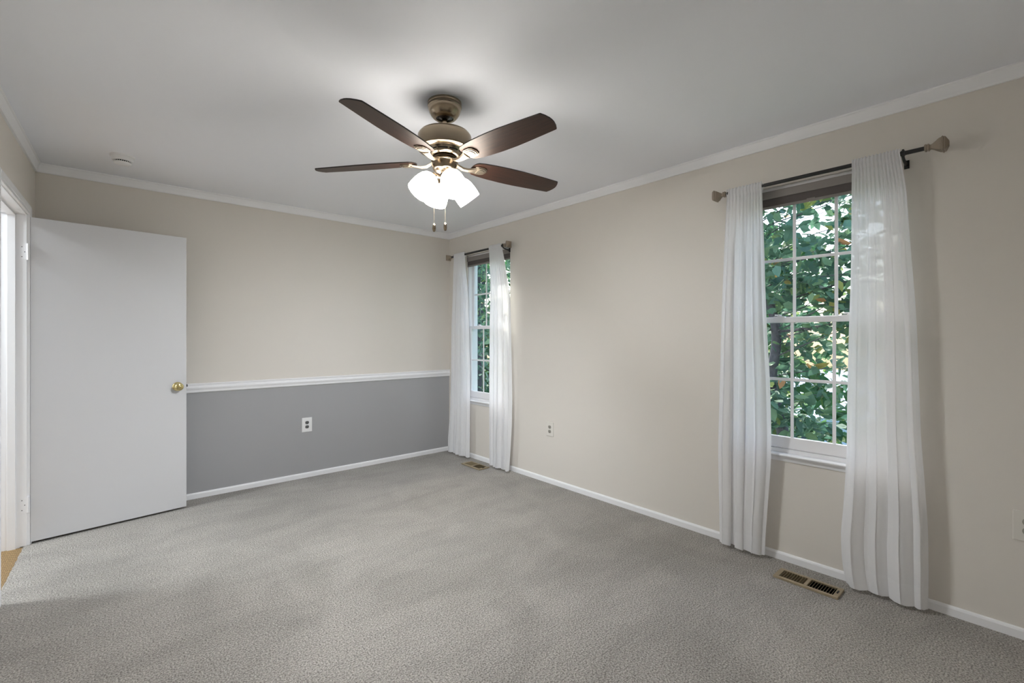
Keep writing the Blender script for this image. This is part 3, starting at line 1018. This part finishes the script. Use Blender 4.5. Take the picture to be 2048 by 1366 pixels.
for k in range(5):
    a = TH0 + math.radians(72) * k
    droop = math.radians((1.2, 1.7, 0.0, 0.0, 1.7)[k])
    R = Matrix.Translation((FX, FY, BZ)) @ Matrix.Rotation(a, 4, 'Z') @ Matrix.Rotation(droop, 4, 'Y') @ Matrix.Rotation(PITCH, 4, 'X')
    bo = blade0 if k == 0 else blade0.copy()
    io = iron0 if k == 0 else iron0.copy()
    if k:
        COL.objects.link(bo)
        COL.objects.link(io)
    bo.parent = fan
    bo.matrix_parent_inverse = world_of(fan).inverted()
    bo.matrix_basis = R
    io.parent = fan
    io.matrix_parent_inverse = world_of(fan).inverted()
    io.matrix_basis = R

# light kit
def shade_M(k):
    az = -YAW + math.radians(30 + 90 * k)
    out = Vector((math.cos(az), math.sin(az), 0))
    ax = (out * math.cos(math.radians(50)) + Vector((0, 0, -math.sin(math.radians(50))))).normalized()
    return out, ax
for k in range(4):
    out, ax = shade_M(k)
    c0 = Vector((FX, FY, 0))
    neck = c0 + out * 0.063 + Vector((0, 0, 2.064))
    arm = MB()
    arm.tube([c0 + out * 0.012 + Vector((0, 0, 2.075)), c0 + out * 0.024 + Vector((0, 0, 2.068)), c0 + out * 0.036 + Vector((0, 0, 2.068)), c0 + out * 0.047 + Vector((0, 0, 2.073)),
              neck - ax * 0.012], [0.008, 0.007, 0.007, 0.007, 0.008], 12)
    arm.lathe([(0, -0.016), (0.014, -0.015), (0.018, -0.008), (0.0245, -0.002), (0.0255, 0.010), (0.024, 0.011)], 24, frame(neck, ax))
    arm.build('light_arm', M_nickel, fan, smooth=50)
    sh = MB()
    prof = [(0.021, 0.0), (0.031, 0.003), (0.042, 0.012), (0.051, 0.027), (0.0565, 0.047), (0.059, 0.072), (0.0595, 0.095), (0.058, 0.116)]
    inner = [(r - 0.0035, z + (0.0025 if z < 0.1 else 0)) for r, z in reversed(prof)]
    sh.lathe(prof + inner, 28, frame(neck, ax))
    so = sh.build('lamp_shade', M_lamp, fan, smooth=60)
    bl_d = bpy.data.lights.new('bulb', 'POINT')
    bl_d.energy = BULB_WATTS[k]
    bl_d.color = (0.90, 0.95, 1.0)
    bl_d.shadow_soft_size = 0.026
    bl_o = bpy.data.objects.new('bulb', bl_d)
    COL.objects.link(bl_o)
    bl_o.parent = fan
    bl_o.matrix_parent_inverse = world_of(fan).inverted()
    bl_o.location = neck + ax * 0.062
# pull chains
R_ = Vector((math.cos(-YAW), math.sin(-YAW), 0))
Fd = Vector((math.sin(YAW), math.cos(YAW), 0))
for lat, dep, zb, nm in ((-0.056, 0.018, 1.845, 'left'), (-0.006, 0.060, 1.860, 'right')):
    p = Vector((FX, FY, 0)) + R_ * lat + Fd * dep
    ch = MB()
    zz = 2.112
    ch.tube([(p.x, p.y, 2.125), (p.x, p.y, zb)], 0.0007, 6)
    while zz > zb:
        ch.lathe([(0, -0.0014), (0.0012, -0.0008), (0.0012, 0.0008), (0, 0.0014)], 6, Matrix.Translation((p.x, p.y, zz)))
        zz -= 0.0042
    co = ch.build('pull_chain', M_chrome, fan)
    fo = MB().lathe([(0, 0.002), (0.004, 0.001), (0.0065, -0.004), (0.0085, -0.012), (0.0085, -0.026), (0.0075, -0.034), (0.005, -0.039), (0.0035, -0.040), (0, -0.040)], 20, Matrix.Translation((p.x, p.y, zb)))
    fo.build('pull_fob', M_nickel, co, smooth=60)

# ------------------------------------------------------------------ outdoors
g = MB()
g.add([(3.1, -60, -3.0), (8, -60, -3.2), (8, 80, -3.2), (3.1, 80, -3.0), (90, -60, -11.5), (90, 80, -11.5)], [(0, 1, 2, 3), (1, 4, 5, 2)])
struct(g, 'ground', M_lawn, 'green lawn falling away below the windows', 'ground')

def leaf_verts(rnd, p, d, size):
    """a folded, drooping pointed-oval leaf"""
    d = d.normalized()
    sd_ = d.cross(Vector((0, 0, 1)))
    if sd_.length < 0.05:
        sd_ = Vector((1, 0, 0))
    sd_.normalize()
    roll = rnd.gauss(0, 0.55)
    nr = sd_.cross(d).normalized()
    s2 = sd_ * math.cos(roll) + nr * math.sin(roll)
    n2 = s2.cross(d).normalized()
    w_ = size * rnd.uniform(0.26, 0.34)
    f = size * 0.09
    dr = -size * rnd.uniform(0.02, 0.16)
    a = p
    m1 = p + d * size * 0.30 + n2 * (-f * 0.6)
    m2 = p + d * size * 0.65 + n2 * (-f * 0.6 + dr * 0.5)
    t_ = p + d * size + n2 * dr
    return [a, m1, m2, t_,
            p + d * size * 0.28 + s2 * w_, p + d * size * 0.64 + s2 * w_ * 0.78 + n2 * dr * 0.5,
            p + d * size * 0.28 - s2 * w_, p + d * size * 0.64 - s2 * w_ * 0.78 + n2 * dr * 0.5]
LF = [(0, 1, 4), (1, 2, 5, 4), (2, 3, 5), (0, 6, 1), (1, 6, 7, 2), (2, 7, 3)]

def tree(name, label, trunk_pts, trunk_r, blobs, n_leaf, size, m_leaf, seed, twigs=40, group=None):
    """blobs: (centre, radii, weight) of the leafy masses"""
    rnd = random.Random(seed)
    root = empty(name, trunk_pts[0], label, 'tree', group=group)
    tb = MB()
    # smooth the trunk line
    P = [Vector(p) for p in trunk_pts]
    fine_p, fine_r = [], []
    for i in range(len(P) - 1):
        p0, p1, p2, p3 = P[max(0, i - 1)], P[i], P[i + 1], P[min(len(P) - 1, i + 2)]
        for q in range(5):
            t_ = q / 5
            fine_p.append(0.5 * ((2 * p1) + (p2 - p0) * t_ + (2 * p0 - 5 * p1 + 4 * p2 - p3) * t_ ** 2 + (3 * p1 - p0 - 3 * p2 + p3) * t_ ** 3))
            fine_r.append(trunk_r[i] * (1 - t_) + trunk_r[i + 1] * t_)
    fine_p.append(P[-1]); fine_r.append(trunk_r[-1])
    tb.tube(fine_p, fine_r, 10)
    vs2, fs2, tone = [], [], []
    tot = sum(b_[2] for b_ in blobs)
    for (c_, r_, w_) in blobs:
        c_ = Vector(c_)
        nt_ = max(3, int(twigs * w_ / tot))
        nl = int(n_leaf * w_ / tot / nt_)
        for q in range(nt_):
            # a twig from near the trunk into the blob
            while True:
                o_ = Vector((rnd.uniform(-1, 1), rnd.uniform(-1, 1), rnd.uniform(-1, 1)))
                if o_.length < 1:
                    break
            e = c_ + Vector((o_.x * r_[0], o_.y * r_[1], o_.z * r_[2]))
            st_ = min(fine_p, key=lambda t__: (t__ - e).length + max(0, t__.z - e.z) * 1.5)
            k_ = st_ + (e - st_) * 0.5 + Vector((rnd.gauss(0, .12), rnd.gauss(0, .12), rnd.uniform(0.0, .25)))
            tw = [st_, st_ + (k_ - st_) * 0.55, k_, k_ + (e - k_) * 0.6 + Vector((rnd.gauss(0, .05), rnd.gauss(0, .05), .04)), e]
            r0 = min(trunk_r[-1] * 0.8, 0.003 + 0.0035 * (e - st_).length)
            tb.tube(tw, [r0, r0 * 0.8, r0 * 0.6, r0 * 0.4, r0 * 0.2], 5)
            span = min(r_) * 0.55
            for l_ in range(nl):
                t_ = rnd.random()
                p_ = k_ + (e - k_) * (0.2 + 0.9 * t_) + Vector((rnd.gauss(0, span * .5), rnd.gauss(0, span * .5), rnd.gauss(0, span * .38)))
                d_ = Vector((rnd.gauss(0, 1), rnd.gauss(0, 1), rnd.gauss(-0.45, 0.5)))
                b_i = len(vs2)
                vs2 += leaf_verts(rnd, p_, d_, size * rnd.uniform(0.65, 1.25))
                fs2 += [tuple(b_i + i for i in f_) for f_ in LF]
                tv = min(0.9, max(0.0, rnd.gauss(0.42, 0.2)))
                if rnd.random() < 0.018:
                    tv = rnd.uniform(0.92, 1.0)
                tone += [tv] * 8
    tb.build('trunk', M_bark, root, smooth=60)
    me = bpy.data.meshes.new('foliage')
    me.from_pydata([tuple(v_) for v_ in vs2], [], fs2)
    me.materials.append(m_leaf)
    at_ = me.attributes.new('leaf_tone', 'FLOAT', 'POINT')
    at_.data.foreach_set('value', tone)
    fo_ = bpy.data.objects.new('foliage', me)
    COL.objects.link(fo_)
    fo_.parent = root
    fo_.matrix_parent_inverse = world_of(root).inverted()
    return root

# a dogwood right outside the nearer window
tree('dogwood_tree', 'leafy dogwood with a curved grey trunk right outside the nearer window',
     [(5.75, 1.75, -3.05), (5.62, 1.72, -1.2), (5.42, 1.80, 0.2), (5.40, 1.915, 0.75), (5.44, 1.88, 1.25), (5.38, 1.92, 1.62), (5.22, 2.02, 1.95), (5.05, 2.2, 2.7), (5.1, 2.3, 3.6)],
     [0.10, 0.085, 0.060, 0.052, 0.048, 0.044, 0.038, 0.03, 0.015],
     [((5.2, 1.1, 2.3), (0.9, 0.8, 0.55), 1.5), ((5.3, 2.1, 2.6), (0.9, 0.8, 0.6), 1.0), ((5.6, 1.4, 1.4), (1.0, 0.9, 0.5), 1.6), ((5.6, 1.7, 0.70), (1.0, 1.0, 0.42), 1.4),
      ((5.5, 1.4, -0.25), (1.0, 1.0, 0.45), 1.2), ((5.2, 0.2, 1.6), (0.9, 0.6, 0.9), 0.7), ((5.3, 3.1, 1.5), (0.8, 0.7, 1.0), 0.7), ((5.0, 1.3, 3.2), (0.9, 1.1, 0.5), 0.8), ((4.5, 2.30, 4.0), (0.55, 0.55, 0.95), 4.6), ((4.5, 2.46, 3.3), (0.4, 0.35, 0.35), 0.9)],  # last two leaf masses added above the view to keep sun out
     7800, 0.125, M_leaf, 5, twigs=120, group='trees outside the windows')
tree('maple_tree', 'light green tree close outside the farther window by the corner',
     [(4.9, 6.6, -3.05), (4.85, 6.6, -1.0), (4.9, 6.5, 0.6), (4.8, 6.4, 1.8), (4.75, 6.2, 3.2), (4.8, 6.1, 4.4)],
     [0.12, 0.10, 0.08, 0.06, 0.04, 0.02],
     [((4.7, 6.2, 2.3), (0.9, 0.9, 0.7), 1.2), ((4.8, 6.5, 3.3), (1.0, 1.0, 0.7), 1.0), ((4.6, 5.9, 1.3), (0.8, 0.9, 0.6), 0.9), ((4.8, 6.2, 0.3), (0.9, 0.9, 0.6), 1.0), ((4.5, 5.34, 4.0), (0.5, 0.24, 0.85), 4.5), ((4.5, 4.93, 3.05), (0.4, 0.25, 0.5), 1.2)],  # last two clumps added, unseen, to block sun at the farther window
     6400, 0.10, M_leaf, 9, twigs=130, group='trees outside the windows')
# denser trees farther off
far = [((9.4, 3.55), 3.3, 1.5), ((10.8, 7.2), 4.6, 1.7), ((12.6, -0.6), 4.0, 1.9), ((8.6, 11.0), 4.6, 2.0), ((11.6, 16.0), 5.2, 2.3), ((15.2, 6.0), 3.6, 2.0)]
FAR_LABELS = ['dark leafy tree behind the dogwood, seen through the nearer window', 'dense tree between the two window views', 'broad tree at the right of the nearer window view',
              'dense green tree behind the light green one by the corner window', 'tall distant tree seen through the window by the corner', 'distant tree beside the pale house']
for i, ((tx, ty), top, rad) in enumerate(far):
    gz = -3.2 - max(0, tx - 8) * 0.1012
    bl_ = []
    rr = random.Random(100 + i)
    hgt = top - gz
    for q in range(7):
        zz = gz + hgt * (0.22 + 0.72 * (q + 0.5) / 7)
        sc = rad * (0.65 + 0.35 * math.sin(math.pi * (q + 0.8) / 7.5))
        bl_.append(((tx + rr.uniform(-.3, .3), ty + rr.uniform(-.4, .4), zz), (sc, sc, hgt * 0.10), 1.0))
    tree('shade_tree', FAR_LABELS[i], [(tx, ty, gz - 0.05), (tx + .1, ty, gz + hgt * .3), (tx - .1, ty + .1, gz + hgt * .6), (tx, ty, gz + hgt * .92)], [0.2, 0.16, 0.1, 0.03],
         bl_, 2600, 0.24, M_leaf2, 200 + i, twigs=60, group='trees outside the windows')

# pale house down the slope
hs = empty('house', (36, 9.6, -6.1), 'pale house with a light roof far down the slope', 'house')
HM = Matrix.Translation((36, 9.6, -6.1)) @ Matrix.Rotation(math.radians(200), 4, 'Z')
hb_ = MB()
hb_.box((-4, -7, -0.3), (4, 7, 2.7), HM)
hb_.add([HM @ Vector(p) for p in ((-4, -7, 2.7), (4, -7, 2.7), (0, -7, 5.0), (-4, 7, 2.7), (4, 7, 2.7), (0, 7, 5.0))], [(0, 1, 2), (5, 4, 3)])
hb_.build('siding', M_siding, hs)
rf = MB()
for s in (-1, 1):
    v0 = [(s * 4.5, -7.5, 2.42), (s * 4.5, 7.5, 2.42), (0, 7.5, 5.02), (0, -7.5, 5.02)]
    v1 = [(x, y, z + 0.18) for x, y, z in v0]
    rf.add([HM @ Vector(p) for p in v0 + v1], [(0, 1, 2, 3), (4, 5, 6, 7), (0, 4, 5, 1), (1, 5, 6, 2), (2, 6, 7, 3), (3, 7, 4, 0)])
rf.build('roof', M_roof, hs)
for wy in (-4.6, -1.6, 1.6, 4.6):
    MB().box((4.0, wy - 0.5, 0.9), (4.06, wy + 0.5, 2.2), HM).build('window', M_hwin, hs)
